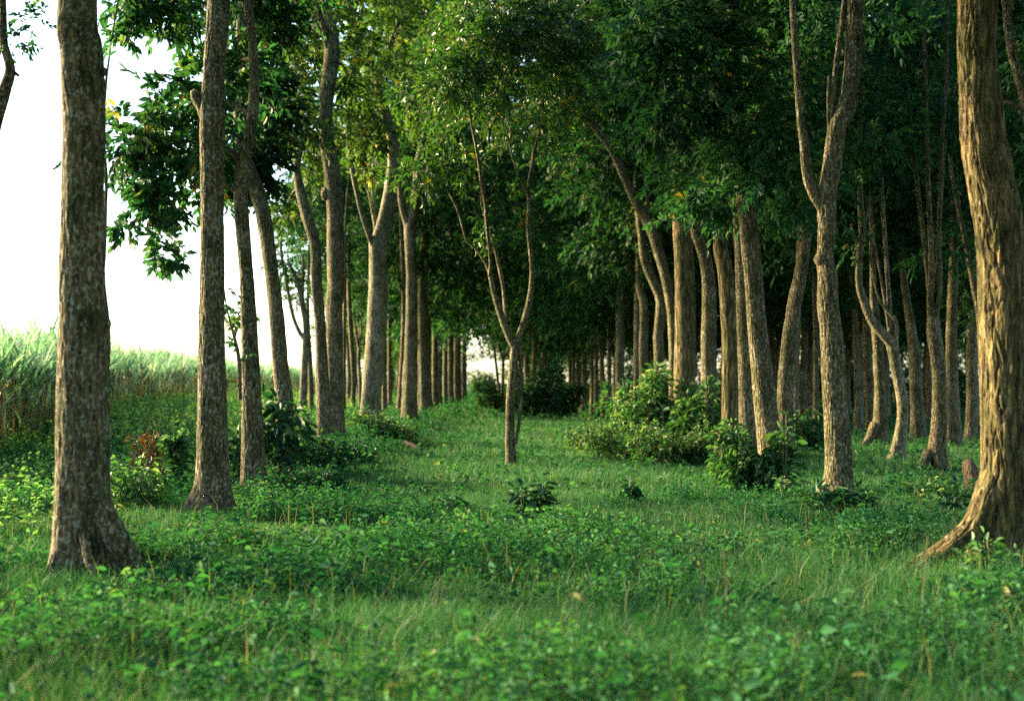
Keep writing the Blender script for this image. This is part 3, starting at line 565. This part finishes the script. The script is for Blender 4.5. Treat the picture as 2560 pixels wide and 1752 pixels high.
hero('bright gold two-stemmed trunk with spreading roots, left of the thickest right trunk', 20.7,
     [(2333, 793, 30), (2334, 828, 33), (2340, 866, 34), (2347, 925, 33), (2349, 977, 33), (2350, 1029, 37), (2346, 1098, 41), (2340, 1165, 52)],
     forks=[[(2333, 815, 22), (2326, 752, 18), (2328, 700, 16), (2329, 660, 14), (2326, 572, 13), (2320, 440, 12), (2317, 308, 10), (2313, 176, 9), (2309, 88, 8), (2292, 10, 7)],
            [(2336, 815, 18), (2344, 759, 14), (2350, 717, 12), (2349, 660, 11), (2348, 572, 11), (2352, 440, 11), (2356, 330, 10), (2365, 220, 9), (2368, 88, 8), (2371, -20, 7)]],
     flare=.6, fh=.16, group=GW, roots=[[(2325, 1130, 30, -.1), (2300, 1172, 20, -.2), (2255, 1190, 12, -.2)], [(2345, 1140, 26, -.2), (2350, 1195, 16, -.3)]], boughs=[(2350, 240, .6, 60, 40, 40), (2270, 330, .8, 60, 50, 60), (2380, 100, .7, 60, 50, 60), (2330, 640, .7, 40, 24, 24), (2250, 60, .8, 70, 50, 60)], a1=1.)
hero('dark trunk in shadow just behind the bright two-stemmed one', 28.0, [(2385, 600, 20), (2380, 800, 26), (2380, 950, 30), (2387, 1105, 36)], top=9.5, flare=.3, crown=(1, .5, 1., 4.2, .95), group=GW)
hero('short-looking dark trunk framed by bright leaves, left of the thickest right trunk', 30.0, [(2434, 760, 18), (2430, 840, 21), (2428, 880, 24), (2430, 1000, 28), (2428, 1090, 32)], top=9, flare=.3, crown=(2, .5, .6, 4.6, .9), group=GW, boughs=[(2415, 760, -1, 36, 50, 70), (2400, 690, -1, 30, 40, 36)], leafmat=LEAF_Y)
hero('thin trunk slanting behind the left edge of the thickest right trunk', 25.0, [(2380, 440, 9), (2405, 560, 11), (2424, 660, 13), (2440, 740, 15), (2450, 800, 17), (2460, 1000, 20), (2465, 1120, 24)], top=8, flare=.3, group=GW, sides=10, crown=(3, .3, .8, 5.6, .8))
hero('leaning trunk in the upper right corner, beyond the thickest right trunk', 16.0, [(2512, -20, 20), (2516, 20, 20), (2522, 80, 22), (2535, 150, 24), (2555, 220, 25), (2580, 310, 27), (2625, 500, 32), (2660, 800, 38), (2670, 1240, 44)], top=8.5, forks=[[(2600, 400, 18), (2560, 290, 14), (2515, 255, 10), (2495, 270, 6)]], flare=.4, crown=(4, 1., 1., 5.6, .9), group=GW)

# ---- the rest of the wood: rows behind, thinning into the dark
LOOK = ['straight dim trunk deep in the shaded wood on the right', 'dim forked tree deep in the shaded wood on the right']
cnt = 0
for r, x0 in enumerate([7.4, 11, 14.5, 18, 21.5, 25, 28.5, 32]):
    z = 24 + (r % 2) * 1.5 + max(0, r - 2) * 4.2
    while z < 82:
        x = x0 + random.uniform(-.5, .5) - .02 * max(0, z - 40)
        px = PX + x / z * F
        near_hero = z < 34 and any(abs(px - h) < 34 for h in (2143, 2200, 2150, 2235, 2295, 2345, 2430, 1962, 1990, 2040, 2385, 2460))
        if px < 2700 and not near_hero:
            k = cnt % 6
            filler(x, z, k, LOOK[k % 2], 'dim trees deep in the wood', s=random.uniform(.95, 1.2), cz=random.uniform(-.6, .3), crown_s=1.35)
            cnt += 1
        z += random.uniform(3.6, 5.2) * (1 + .012 * (z - 24))
for i, (x, z) in enumerate([(1.0, 53), (1.5, 60), (.9, 66)]):
    filler(x, z, i * 2, 'tree standing behind the round dark bush beside the lane', 'trees behind the dark bush', s=1.05, crown_s=1.5, cz=-.4)
for i in range(17):
    x = -13 + 3.6 * i + random.uniform(-.6, .6); z = random.uniform(122, 138)
    if abs(PX + x / z * F - 1188) < 46: continue
    filler(x, z, i, 'hazy tree of the dark belt far beyond the lane end', 'belt of trees beyond the lane end', s=1.35, crown_s=1.5, cz=-2.6)
# right row and lane sides further off
for i, (x, z) in enumerate([(2.4, 84), (2.2, 92), (2.0, 102), (5.2, 88), (4.8, 98), (8, 92), (12, 92), (17, 90), (23, 90), (29, 92), (35, 92)]):
    filler(x, z, i, 'far tree closing the wood behind the right row', 'far trees closing the wood', s=1.1, crown_s=1.3, cz=-.8)
for i, (x, z) in enumerate([(-5.6, 90), (-6.2, 100), (-7.2, 58), (-7.4, 66), (-8.2, 76), (-9., 88), (-10, 102), (-6.6, 50), (-8.6, 82), (-7.8, 71), (-6.8, 94), (-8.4, 110), (-11, 118)]):
    filler(x, z, i + 2, 'loose-leaved tree behind the left row before the far cane', 'trees behind the left row', s=.95, crown_s=1.15, cz=-1.0, light=True)

# the plantation goes on beside and behind the camera and shades the foreground
for i, (x, z) in enumerate([(-3.5, 4.5), (-3.4, -1), (-3.6, -6), (-3.4, -11), (4.3, 5), (4.1, 0), (4.2, -5), (4.0, -10), (7.6, 8), (7.5, 2), (7.7, -4), (7.4, -10), (11.2, 14), (11, 6), (11.1, -2), (11, -9), (14.6, 18), (14.5, 8), (.6, -7), (.5, -13)]):
    filler(x, z, i, 'tree of the plantation beside or behind the camera, outside the photo', 'plantation trees beyond the frame', s=1.05, crown_s=1.4, cz=1.4)

# ------------------------------------------------------------------ creepers and twigs
def vine(label, Z, pts, name='creeper', mat=None, leafy=0):
    mb = MB(); P = [(*W(p[0], p[1], Z), p[2] / 2 / F * Z) for p in pts]
    tube(mb, P, 6, .08, rough=.1)
    org = np.array(P[0][:3]); t = empty(name, org); tag(t, label, 'creeper')
    part('stem', mb.mesh('stem', mat or DEADWOOD, True, org), t)
    if leafy:
        lm = MB(); c = catmull(P, .12)
        idx = rng.integers(0, len(c), leafy)
        sprays(lm, c[idx, :3], rng.normal(0, 1, (leafy, 3)) + np.array((0, 0, -.3)), .22, 7, .10, .045)
        part('foliage', lm.mesh('foliage', LEAF, False, org), t)
vine('thin dark creeper hanging alongside the thickest left trunk', 10.3, [(256, 720, 8), (262, 620, 8), (264, 520, 8), (266, 440, 8), (258, 330, 7), (262, 240, 8), (272, 150, 5), (285, 60, 5), (300, -30, 5)], leafy=10)
vine('bare forked twig between the second and third trunks of the left row', 15.2, [(600, 1000, 10), (598, 910, 10), (590, 860, 9), (578, 815, 6), (566, 765, 4), (560, 720, 3)], name='twig', leafy=8)

# ------------------------------------------------------------------ shrubs
def shrub(label, px, Z, hw, h, n, leaf=.09, ratio=.5, mat=None, stems=7, name='shrub', squash=1., pale=0., lift=.15, cat='shrub', group=None, droop=.2):
    """px: photo column of its foot, hw: half width in m, h: height in m"""
    x = (px - PX) / F * Z; g = float(gz(x, Z)); org = np.array((x, Z, g))
    sm = MB(); lm = MB()
    m = max(3, stems)
    tips = []
    for i in range(m):
        a = rng.random() * 2 * PI; rr = hw * math.sqrt(rng.random())
        hh = h * rng.uniform(.4, 1.1) * (1 - .25 * (rr / hw) ** 2)
        tip = np.array((x + rr * math.cos(a), Z + rr * math.sin(a) * .8, g + hh))
        b = np.array((x + rr * .45 * math.cos(a) , Z + rr * .4 * math.sin(a), g - .05))
        mid = b * .45 + tip * .55 + rng.normal(0, .05, 3) * hw
        tube(sm, [(*b, .010), (*mid, .007), (*tip, .004)], 5, .15, rough=.08)
        tips.append((b, mid, tip))
    k = n // m
    for b, mid, tip in tips:
        u = lift + (1 - lift) * rng.random(k) ** .7
        P = b * ((1 - u) ** 2)[:, None] + mid * (2 * u * (1 - u))[:, None] + tip * (u ** 2)[:, None]
        rad = norm(rng.normal(0, 1, (k, 3)) * np.array((1, 1, .45)))
        P = P + rad * (min(hw * .33, .2) * rng.random(k) ** .6 * squash)[:, None]
        D = rad + np.array((0, 0, .25 - droop)) + rng.normal(0, .2, (k, 3))
        Nn = np.array((0, 0, 1.)) + rng.normal(0, .4, (k, 3))
        L = leaf * rng.uniform(.6, 1.25, k)
        leaves(lm, P, D, Nn, L, L * ratio, droop=.22, a=np.clip(rng.random(k) + pale, 0, 1))
    t = empty(name, org); tag(t, label, cat, group)
    part('stem', sm.mesh('stem', STEM, True, org), t)
    part('foliage', lm.mesh('foliage', mat or LEAF_S, False, org), t)
    return t

shrub('pale green bush, left half of the tall thicket before the right row', 1610, 24.8, .75, 1.5, 2000, leaf=.13, ratio=.55, stems=16, pale=.1)
shrub('tallest pale big-leaved bush in the middle of the thicket before the right row', 1672, 25.0, .65, 1.8, 1500, leaf=.17, ratio=.55, stems=12, pale=.12)
shrub('bush with glossy round leaves at the right end of the thicket, before a bowed trunk', 1745, 22.5, .5, 1.4, 1300, leaf=.16, ratio=.6, stems=12)
shrub('low reddish-stemmed weed patch in front of the thicket', 1570, 22.5, .95, .75, 2400, leaf=.09, stems=30, pale=.15)
shrub('low weed patch with thin bare stalks at the right front of the thicket', 1680, 21.7, .85, .9, 2200, leaf=.10, stems=26, pale=.1)
shrub('low fuzzy weed patch left of the thicket in the lane', 1495, 26, .75, .6, 1100, leaf=.09, stems=24, pale=.1)
shrub('leafy sprig poking out of the thicket top, before the zigzag trunk', 1640, 27, .18, 2.1, 160, leaf=.17, ratio=.6, stems=3, lift=.6)
shrub('lone leafy sprig left of the thicket, before the leaning distant trunk', 1515, 26.5, .14, 1.6, 80, leaf=.17, ratio=.55, stems=2, lift=.65)
shrub('dense leafy bush around the foot of the stout third trunk', 1850, 16.7, .45, .95, 1500, leaf=.11, ratio=.55, stems=14)
shrub('big-leaved plant with one tall stalk, right side of the stout third trunk', 1935, 16.4, .28, .95, 420, leaf=.15, ratio=.55, stems=8)
shrub('single tall stalk topped by an upright leaf near the stout third trunk', 1962, 16.2, .05, 1.28, 14, leaf=.17, ratio=.5, stems=1, lift=.85, name='stalk', droop=-.6)
shrub('drooping bush with a few yellow leaves, left of the forked burl tree', 2010, 25.5, .42, 1.2, 700, leaf=.16, ratio=.45, stems=10, droop=.7)
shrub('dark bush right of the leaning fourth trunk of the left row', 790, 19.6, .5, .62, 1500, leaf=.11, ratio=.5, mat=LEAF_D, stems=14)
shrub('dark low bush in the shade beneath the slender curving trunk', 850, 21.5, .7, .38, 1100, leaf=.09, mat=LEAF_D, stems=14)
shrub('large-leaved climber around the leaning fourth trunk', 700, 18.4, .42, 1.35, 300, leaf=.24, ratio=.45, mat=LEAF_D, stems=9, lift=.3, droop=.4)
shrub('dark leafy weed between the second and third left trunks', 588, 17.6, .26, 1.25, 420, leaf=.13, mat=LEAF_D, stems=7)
shrub('dark low weed tuft in front of the third left trunk', 735, 16.6, .4, .24, 500, leaf=.08, mat=LEAF_D, stems=12)
shrub('dark low weed tuft right of the third left trunk', 800, 16.2, .35, .3, 420, leaf=.10, mat=LEAF_D, stems=8)
shrub('russet-leaved weed in the light green field behind the left row', 372, 16.5, .3, .85, 420, leaf=.09, mat=LEAF_RED, stems=8)
shrub('upright green plant left of the second left trunk', 455, 16.2, .17, 1.15, 200, leaf=.14, ratio=.6, mat=LEAF_S, stems=4, lift=.5)
shrub('leafy weed at the right foot of the thickest left trunk', 290, 9.6, .22, .36, 240, leaf=.07, mat=LEAF_D, stems=7)
shrub('tall pale weed right of the thickest left trunk', 330, 13.6, .4, .75, 600, leaf=.10, stems=10)
shrub('dark clump of broad leaves, left one of two in the open grass of the lane', 1105, 13.6, .2, .33, 300, leaf=.09, ratio=.65, mat=LEAF_D, stems=7)
shrub('dark broad-leaved seedling, right one of two in the open grass of the lane', 1330, 13.0, .24, .48, 300, leaf=.11, ratio=.65, mat=LEAF_D, stems=8)
shrub('small dark seedling in the grass below the thicket', 1560, 14.6, .16, .34, 130, leaf=.10, ratio=.6, mat=LEAF_D, stems=5)
shrub('small dark weed in the grass left of the two dark clumps', 1050, 16.0, .2, .2, 130, leaf=.09, mat=LEAF_D, stems=5)
shrub('weed mound around the foot of the stout pale forked trunk', 915, 27.6, .6, .6, 900, leaf=.10, stems=14)
shrub('weed mound in front of the dark forked trunk', 985, 28.0, .5, .6, 700, leaf=.10, mat=LEAF_S, stems=12)
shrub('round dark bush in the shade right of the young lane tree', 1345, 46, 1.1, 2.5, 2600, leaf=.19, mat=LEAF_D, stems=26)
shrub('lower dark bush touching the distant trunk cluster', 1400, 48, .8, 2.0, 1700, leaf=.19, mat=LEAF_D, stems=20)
shrub('bush climbing the crooked V-shaped tree beside the lane', 1240, 56, .7, 1.9, 900, leaf=.18, mat=LEAF, stems=12)
shrub('pale round bush closing the end of the lane', 1212, 112, 1.8, 2.4, 1800, leaf=.3, mat=LEAF_S, stems=24)
for i in range(15):
    px = 1470 + i * 80 + random.uniform(-25, 25); Z = random.uniform(60, 84)
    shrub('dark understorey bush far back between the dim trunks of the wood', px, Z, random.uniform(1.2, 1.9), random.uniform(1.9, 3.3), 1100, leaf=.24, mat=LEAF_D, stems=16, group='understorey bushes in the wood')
shrub('leafy weed at the right edge of the photo, before the thickest right trunk', 2555, 9.9, .16, .55, 130, leaf=.10, ratio=.45, stems=5, droop=.5)
shrub('broad-leaved weed at the foot of the thickest right trunk', 2480, 9.4, .3, .3, 260, leaf=.08, stems=8)
shrub('slim seedling with a drooping leaf in front of the bright two-stemmed tree', 2375, 12.6, .12, .55, 40, leaf=.12, ratio=.6, stems=2, lift=.7, mat=LEAF_D)
shrub('fresh green fern-like weed under the bright two-stemmed tree', 2335, 14.6, .3, .34, 260, leaf=.1, stems=8)
shrub('grassy weed tuft at the foot of the forked burl tree', 2085, 13.5, .34, .34, 500, leaf=.13, ratio=.22, mat=LEAF_D, stems=12)
shrub('pale leafy weed in the grass before the stout third trunk', 1965, 15.2, .14, .3, 90, leaf=.09, stems=4, pale=.3)
for i, (px, Z, h, lab) in enumerate([(2312, 6.9, .62, 'dry leaning grass stalk in the right foreground'), (1812, 6.7, .6, 'pale upright dry stalk, right of a pair in the foreground'), (1748, 7.1, .62, 'pale upright dry stalk with a crook, left of a pair in the foreground')]):
    x = (px - PX) / F * Z; g = float(gz(x, Z)); mb = MB()
    tube(mb, [(x, Z, g - .05, .0045), (x - .012 + .02 * i, Z, g + h * .4, .004), (x + .01, Z + .01, g + h * .75, .003), (x + .018 - .03 * i, Z, g + h, .002)], 5, .06, rough=.1)
    leaves(mb, np.array([(x, Z, g + h * .5), (x, Z, g + h * .72), (x, Z, g + h * .93)]), np.array([(1, 0, .4), (-1, .2, .3), (.6, 0, .5)]), np.array([(0, -.3, 1.)] * 3), .05, .016)
    o = part('stalk', mb.mesh('stalk', STEM, True, (x, Z, g)), None, (x, Z, g)); tag(o, lab, 'stalk')

# ------------------------------------------------------------------ dead wood
def stump():
    Z = 16.2; x = (2432 - PX) / F * Z; g = float(gz(x, Z)); mb = MB()
    tube(mb, [(x + .05, Z, g - .2, .12), (x + .03, Z, g + .08, .105), (x - .02, Z, g + .30, .09), (x - .06, Z, g + .47, .06)], 12, .05, flare=.3, fh=.08, ground=g, rough=.14, seed=4)
    t = empty('stump', (x, Z, g)); tag(t, 'small broken stump beside the thickest right trunk', 'stump')
    part('wood', mb.mesh('wood', DEADWOOD, True, (x, Z, g)), t)
stump()
def log(label, px0, py0, px1, py1, Z, r):
    a = W(px0, py0, Z); b = W(px1, py1, Z - .4); mb = MB()
    a[2] = gz(a[0], a[1]) + r * 1.2; b[2] = gz(b[0], b[1]) + r * .6
    tube(mb, [(*a, r), (*((a + b) / 2 + np.array((0, .03, .03))), r * .9), (*b, r * .6)], 10, .08, rough=.1, seed=8)
    tag(part('log', mb.mesh('log', DEADWOOD, True, a), None, a), label, 'log')
log('dark fallen log lying in the grass below the dark forked trunk', 995, 1085, 1048, 1105, 26.5, .085)
log('short dark log lying in the grass left of the forked burl tree', 1985, 1220, 2040, 1245, 15.4, .05)

# ------------------------------------------------------------------ stuff: grass, weeds, sugar cane
def scatter(n, y0, y1, pad=1.2, xmin=-99, xmax=99):
    """points in the view's ground wedge and a little beyond, uniform per area"""
    y = np.sqrt(rng.uniform(y0 * y0, y1 * y1, int(n)))
    x = rng.uniform(-1, 1, int(n)) * (.42 * y + pad)
    k = (x > xmin) & (x < xmax)
    return x[k], y[k]

def blades(mb, x, y, h, w, lean=.5, seg=2):
    n = len(x); z = gz(x, y)
    B = np.stack((x, y, z - .02), 1)
    th = rng.uniform(0, 2 * PI, n); S = np.stack((np.cos(th), np.sin(th), np.zeros(n)), 1)
    ph = rng.uniform(0, 2 * PI, n); Ld = np.stack((np.cos(ph), np.sin(ph), np.zeros(n)), 1) * (lean * rng.random(n))[:, None]
    up = np.array((0, 0, 1.))
    h = h[:, None]; w = (w * np.ones(n))[:, None]
    m = B + (up * .55 + Ld * .3) * h; t = B + (up * .92 + Ld * 1.0) * h
    v = np.stack((B - S * w, B + S * w, m - S * w * .75, m + S * w * .75, t), 1)
    b = (np.arange(n) * 5)[:, None]
    a = np.clip(.12 + .5 * noise2(x, y, 1.6, 3) + rng.normal(0, .17, n), 0, .93); a[rng.random(n) < .02] = 1
    mb.add(v, b + np.array([[0, 1, 3, 2]]), None, a)
    nb = mb.n - 5 * n
    mb.t.append(b + np.array([[2, 3, 4]]) + nb); mb.ta.append(a)

def clear_feet(x, y):
    d = np.min([np.hypot(x - fx, y - fy) for fx, fy in ((4.0, 10.), (3.4, 10.), (-3.3, 9.4))], axis=0)
    return .45 + .55 * sstep(.3, .9, d)
gm = MB()
for (n, y0, y1, h0, h1, w) in [(120000, 4.2, 9, .08, .24, .0024), (150000, 8.5, 15, .07, .19, .0032), (130000, 14, 25, .06, .16, .0042), (120000, 24, 45, .07, .18, .007)]:
    x, y = scatter(n, y0, y1)
    hh = rng.uniform(h0, h1, len(x)) * (.6 + .9 * noise2(x, y, 1.1, 2))
    blades(gm, x, y, hh, w, .8)
x, y = scatter(90000, 44, 125, xmin=-12, xmax=16); blades(gm, x, y, rng.uniform(.1, .24, len(x)), .014, .6)
x, y = scatter(16000, 4.2, 10, xmin=.3); blades(gm, x, y, rng.uniform(.18, .42, len(x)) * clear_feet(x, y), .0026, 1.1)      # longer grass, right foreground
x, y = scatter(9000, 4.2, 11, xmax=.6); blades(gm, x, y, rng.uniform(.15, .35, len(x)), .0026, .8)
x, y = scatter(900, 4.4, 13); n0 = len(gm.ta); blades(gm, x, y, rng.uniform(.18, .45, len(x)) * clear_feet(x, y), .0022, .5)
for l in (gm.qa, gm.ta): l[-1] = rng.uniform(.95, 1, len(l[-1]))
tag(part('grass', gm.mesh('grass', GRASS)), kind='stuff')

def weeds(mb, x, y, h, leaf, k=8, ratio=.6, spread=1.1, tone=0.):
    n = len(x); z = gz(x, y)
    pt = np.clip(noise2(x, y, 1.3, 4) * .7 + rng.normal(0, .15, n) + tone, 0, 1)
    for j in range(k):
        u = (j + .6) / k
        a = j * 2.4 + rng.uniform(0, 2 * PI, n)
        rad = np.stack((np.cos(a), np.sin(a), np.zeros(n)), 1)
        P = np.stack((x, y, z + h * u), 1) + rad * (leaf * .35 * spread * rng.random(n))[:, None]
        D = rad + np.array((0, 0, 1.)) * rng.uniform(-.3, .7, (n, 1))
        N = np.array((0, 0, 1.)) + rng.normal(0, .8, (n, 3))
        L = leaf * rng.uniform(.5, 1.4, n)
        leaves(mb, P, D, N, L, L * ratio, droop=.2, fold=.35, a=np.clip(pt + rng.normal(0, .16, n), 0, 1))

wm = MB()
# foreground carpet, in mounds and hollows
FEET = np.array([W(206, 1400, 9.25)[:2], W(2518, 1380, 9.95)[:2], W(2350, 1390, 10.1)[:2], W(2270, 1415, 10.1)[:2], W(530, 1262, 13.9)[:2], W(2092, 1255, 14.3)[:2]])
def clear(x, y):
    d = np.min([np.hypot(x - f[0], (y - f[1] + .5) * .7) for f in FEET], axis=0)
    return .3 + .7 * sstep(.25, .9, d)
for n, lf, rt, hs, k in ((42000, .032, .6, .85, 10), (17000, .046, .5, 1.0, 9), (4500, .068, .42, 1.15, 8)):
    x, y = scatter(n, 4.3, 15.5)
    pw = noise2(x, y, 1.25, 5) * .5 + noise2(x, y, .42, 1) * .5
    grassy = sstep(.3, 2.2, x) * sstep(8.0, 5.5, y)
    keep = rng.random(len(x)) < np.clip((pw - .22) * 2.6, .45, 1) * (1 - .6 * grassy) * (1 - .7 * sstep(10.5, 14.5, y) * sstep(-3.4, -2.4, x))
    x, y, pw = x[keep], y[keep], pw[keep]
    weeds(wm, x, y, (.03 + .5 * np.clip(pw - .3, 0, 1) * rng.uniform(.3, 1.7, len(x))) * hs * clear(x, y), lf, k, ratio=rt)
x, y = scatter(1300, 4.6, 14); pk = noise2(x, y, 1.25, 5)
k_ = pk > .42; x, y = x[k_], y[k_]; weeds(wm, x, y, rng.uniform(.1, .36, len(x)) * clear(x, y), .085, 6, ratio=.45, tone=.05)
# weedy ground both sides of the rows and thinner through the lane
x, y = scatter(26000, 15, 45)
lane = sstep(-3., -2., x) * (1 - sstep(2.2, 3.4, x))
keep = rng.random(len(x)) < (.35 * noise2(x, y, 1.2, 2) * lane + (1 - lane) * np.where(x < 0, .9, .28))
x, y = x[keep], y[keep]
weeds(wm, x, y, rng.uniform(.04, .3, len(x)) * np.where(x < -2, 1.25, .8), .075, 7)
# field left of the row: light green weeds, colour brightened against the cane's shade
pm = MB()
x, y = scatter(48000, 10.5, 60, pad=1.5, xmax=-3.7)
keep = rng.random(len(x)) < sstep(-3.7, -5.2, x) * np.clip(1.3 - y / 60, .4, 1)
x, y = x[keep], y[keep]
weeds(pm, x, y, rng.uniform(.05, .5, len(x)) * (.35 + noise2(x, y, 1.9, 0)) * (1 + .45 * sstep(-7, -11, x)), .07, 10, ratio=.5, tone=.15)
tag(part('field_weeds', pm.mesh('field_weeds', WEED_LIT)), kind='stuff')
# ground cover further off
x, y = scatter(9000, 44, 120, xmin=-14, xmax=40); weeds(wm, x, y, rng.uniform(.1, .45, len(x)), .17, 6)
tag(part('weeds', wm.mesh('weeds', WEED)), kind='stuff')

def cane():
    mb = MB()
    n = 4800
    y = 17 + 155 * rng.random(n) ** 1.3
    front = -8.9 - 3.7 * sstep(21, 42, y) - 4.0 * sstep(38, 70, y) + 5.5 * sstep(85, 150, y)
    x = front - 15 * rng.random(n) ** 1.5 + .6 * (noise2(y, y * 0, 2.2, 3) - .5)
    k = x > -.42 * y - 3.5
    x, y = x[k], y[k]; n = len(x); z = gz(x, y)
    H = rng.uniform(1.0, 1.65, n) * (.82 + .36 * noise2(x, y, 3.2, 4))
    for s in range(2):
        w = .016
        B = np.stack((x + rng.normal(0, .12, n), y + rng.normal(0, .12, n), z), 1); T = B + np.stack((rng.normal(0, .1, n), rng.normal(0, .1, n), H), 1)
        S = np.array((1., 0, 0)) * w; S2 = np.array((0, 1., 0)) * w
        v = np.stack((B - S, B + S2, B + S, T - S, T + S2, T + S), 1); b = (np.arange(n) * 6)[:, None]
        for q in ([0, 1, 4, 3], [1, 2, 5, 4], [2, 0, 3, 5]):
            mb.q.append(b + np.array([q]) + mb.n); mb.qa.append(rng.uniform(.94, 1, n))
        mb.v.append(v.reshape(-1, 3).astype(np.float32)); mb.n += 6 * n
    for j in range(13):
        a = rng.uniform(0, 2 * PI, n); u = np.stack((np.cos(a), np.sin(a), np.zeros(n)), 1)
        S = np.stack((-np.sin(a), np.cos(a), np.zeros(n)), 1)
        hb = H * (rng.uniform(.25, .9, n) if j < 4 else rng.uniform(.75, 1.05, n))
        P = np.stack((x, y, z + hb), 1)
        L = rng.uniform(.8, 1.5, n); el = rng.uniform(.75, 1.45, n) if j >= 4 else rng.uniform(.2, 1.0, n)
        bend = rng.uniform(.5, 1.9, n)
        w = rng.uniform(.022, .04, n)
        seg = 6; pos = P.copy(); vs = []
        for i in range(seg + 1):
            t = i / seg
            ww = (w * (1 - t ** 1.8) * (.5 + .5 * min(1, t * 4)))[:, None]
            vs += [pos - S * ww, pos + S * ww]
            e = el - bend * t * t * 1.6
            pos = pos + (u * np.cos(e)[:, None] + np.array((0, 0, 1.)) * np.sin(e)[:, None]) * (L / seg)[:, None]
        v = np.stack(vs, 1); b = (np.arange(n) * (2 * seg + 2))[:, None]
        aa = rng.uniform(0, .93, n) if j >= 3 else rng.uniform(.55, 1, n)
        q = np.concatenate([b + np.array([[2 * i, 2 * i + 1, 2 * i + 3, 2 * i + 2]]) for i in range(seg)])
        mb.add(v, q, None, np.concatenate([aa] * seg))
    tag(part('sugar_cane', mb.mesh('sugar_cane', CANE)), kind='stuff')
cane()

# ------------------------------------------------------------------ light, sky, camera
AZ, EL = math.radians(-64), math.radians(19)
dirv = Vector((math.sin(AZ) * math.cos(EL), math.cos(AZ) * math.cos(EL), math.sin(EL)))
sl = bpy.data.lights.new('sun', 'SUN'); sl.energy = 5.0; sl.angle = math.radians(12); sl.color = (1.0, .78, .43)
so = bpy.data.objects.new('sun', sl); COL.objects.link(so); so.location = dirv * 50
so.rotation_euler = dirv.to_track_quat('Z', 'Y').to_euler()
wd = bpy.data.worlds.new('World'); SC.world = wd; wd.use_nodes = True
nt = wd.node_tree; bg = nt.nodes['Background']
sky = nt.nodes.new('ShaderNodeTexSky'); sky.sky_type = 'NISHITA'; sky.sun_disc = False
sky.sun_elevation = EL; sky.sun_rotation = AZ
sky.air_density = 1.0; sky.dust_density = 1.2; sky.ozone_density = 2.0
nt.links.new(sky.outputs[0], bg.inputs[0]); bg.inputs[1].default_value = .09
cam = bpy.data.cameras.new('camera'); co = bpy.data.objects.new('camera', cam); COL.objects.link(co)
co.location = (0, 0, CH); co.rotation_euler = (PI / 2, 0, 0)
cam.sensor_width = 36; cam.lens = 36 * F / 2560; cam.shift_y = (HY - 876) / 2560; cam.clip_end = 2000
cam.dof.use_dof = True; cam.dof.focus_distance = 14.5; cam.dof.aperture_fstop = cam.lens / 1000 / .030
SC.camera = co
SC.view_settings.view_transform = 'Standard'; SC.view_settings.look = 'None'; SC.view_settings.gamma = 1
SC.view_settings.exposure = 2.8
SC.cycles.use_denoising = False; SC.cycles.max_bounces = 8; SC.cycles.diffuse_bounces = 6; SC.cycles.glossy_bounces = 2; SC.cycles.transmission_bounces = 6
SC.cycles.sample_clamp_indirect = 6
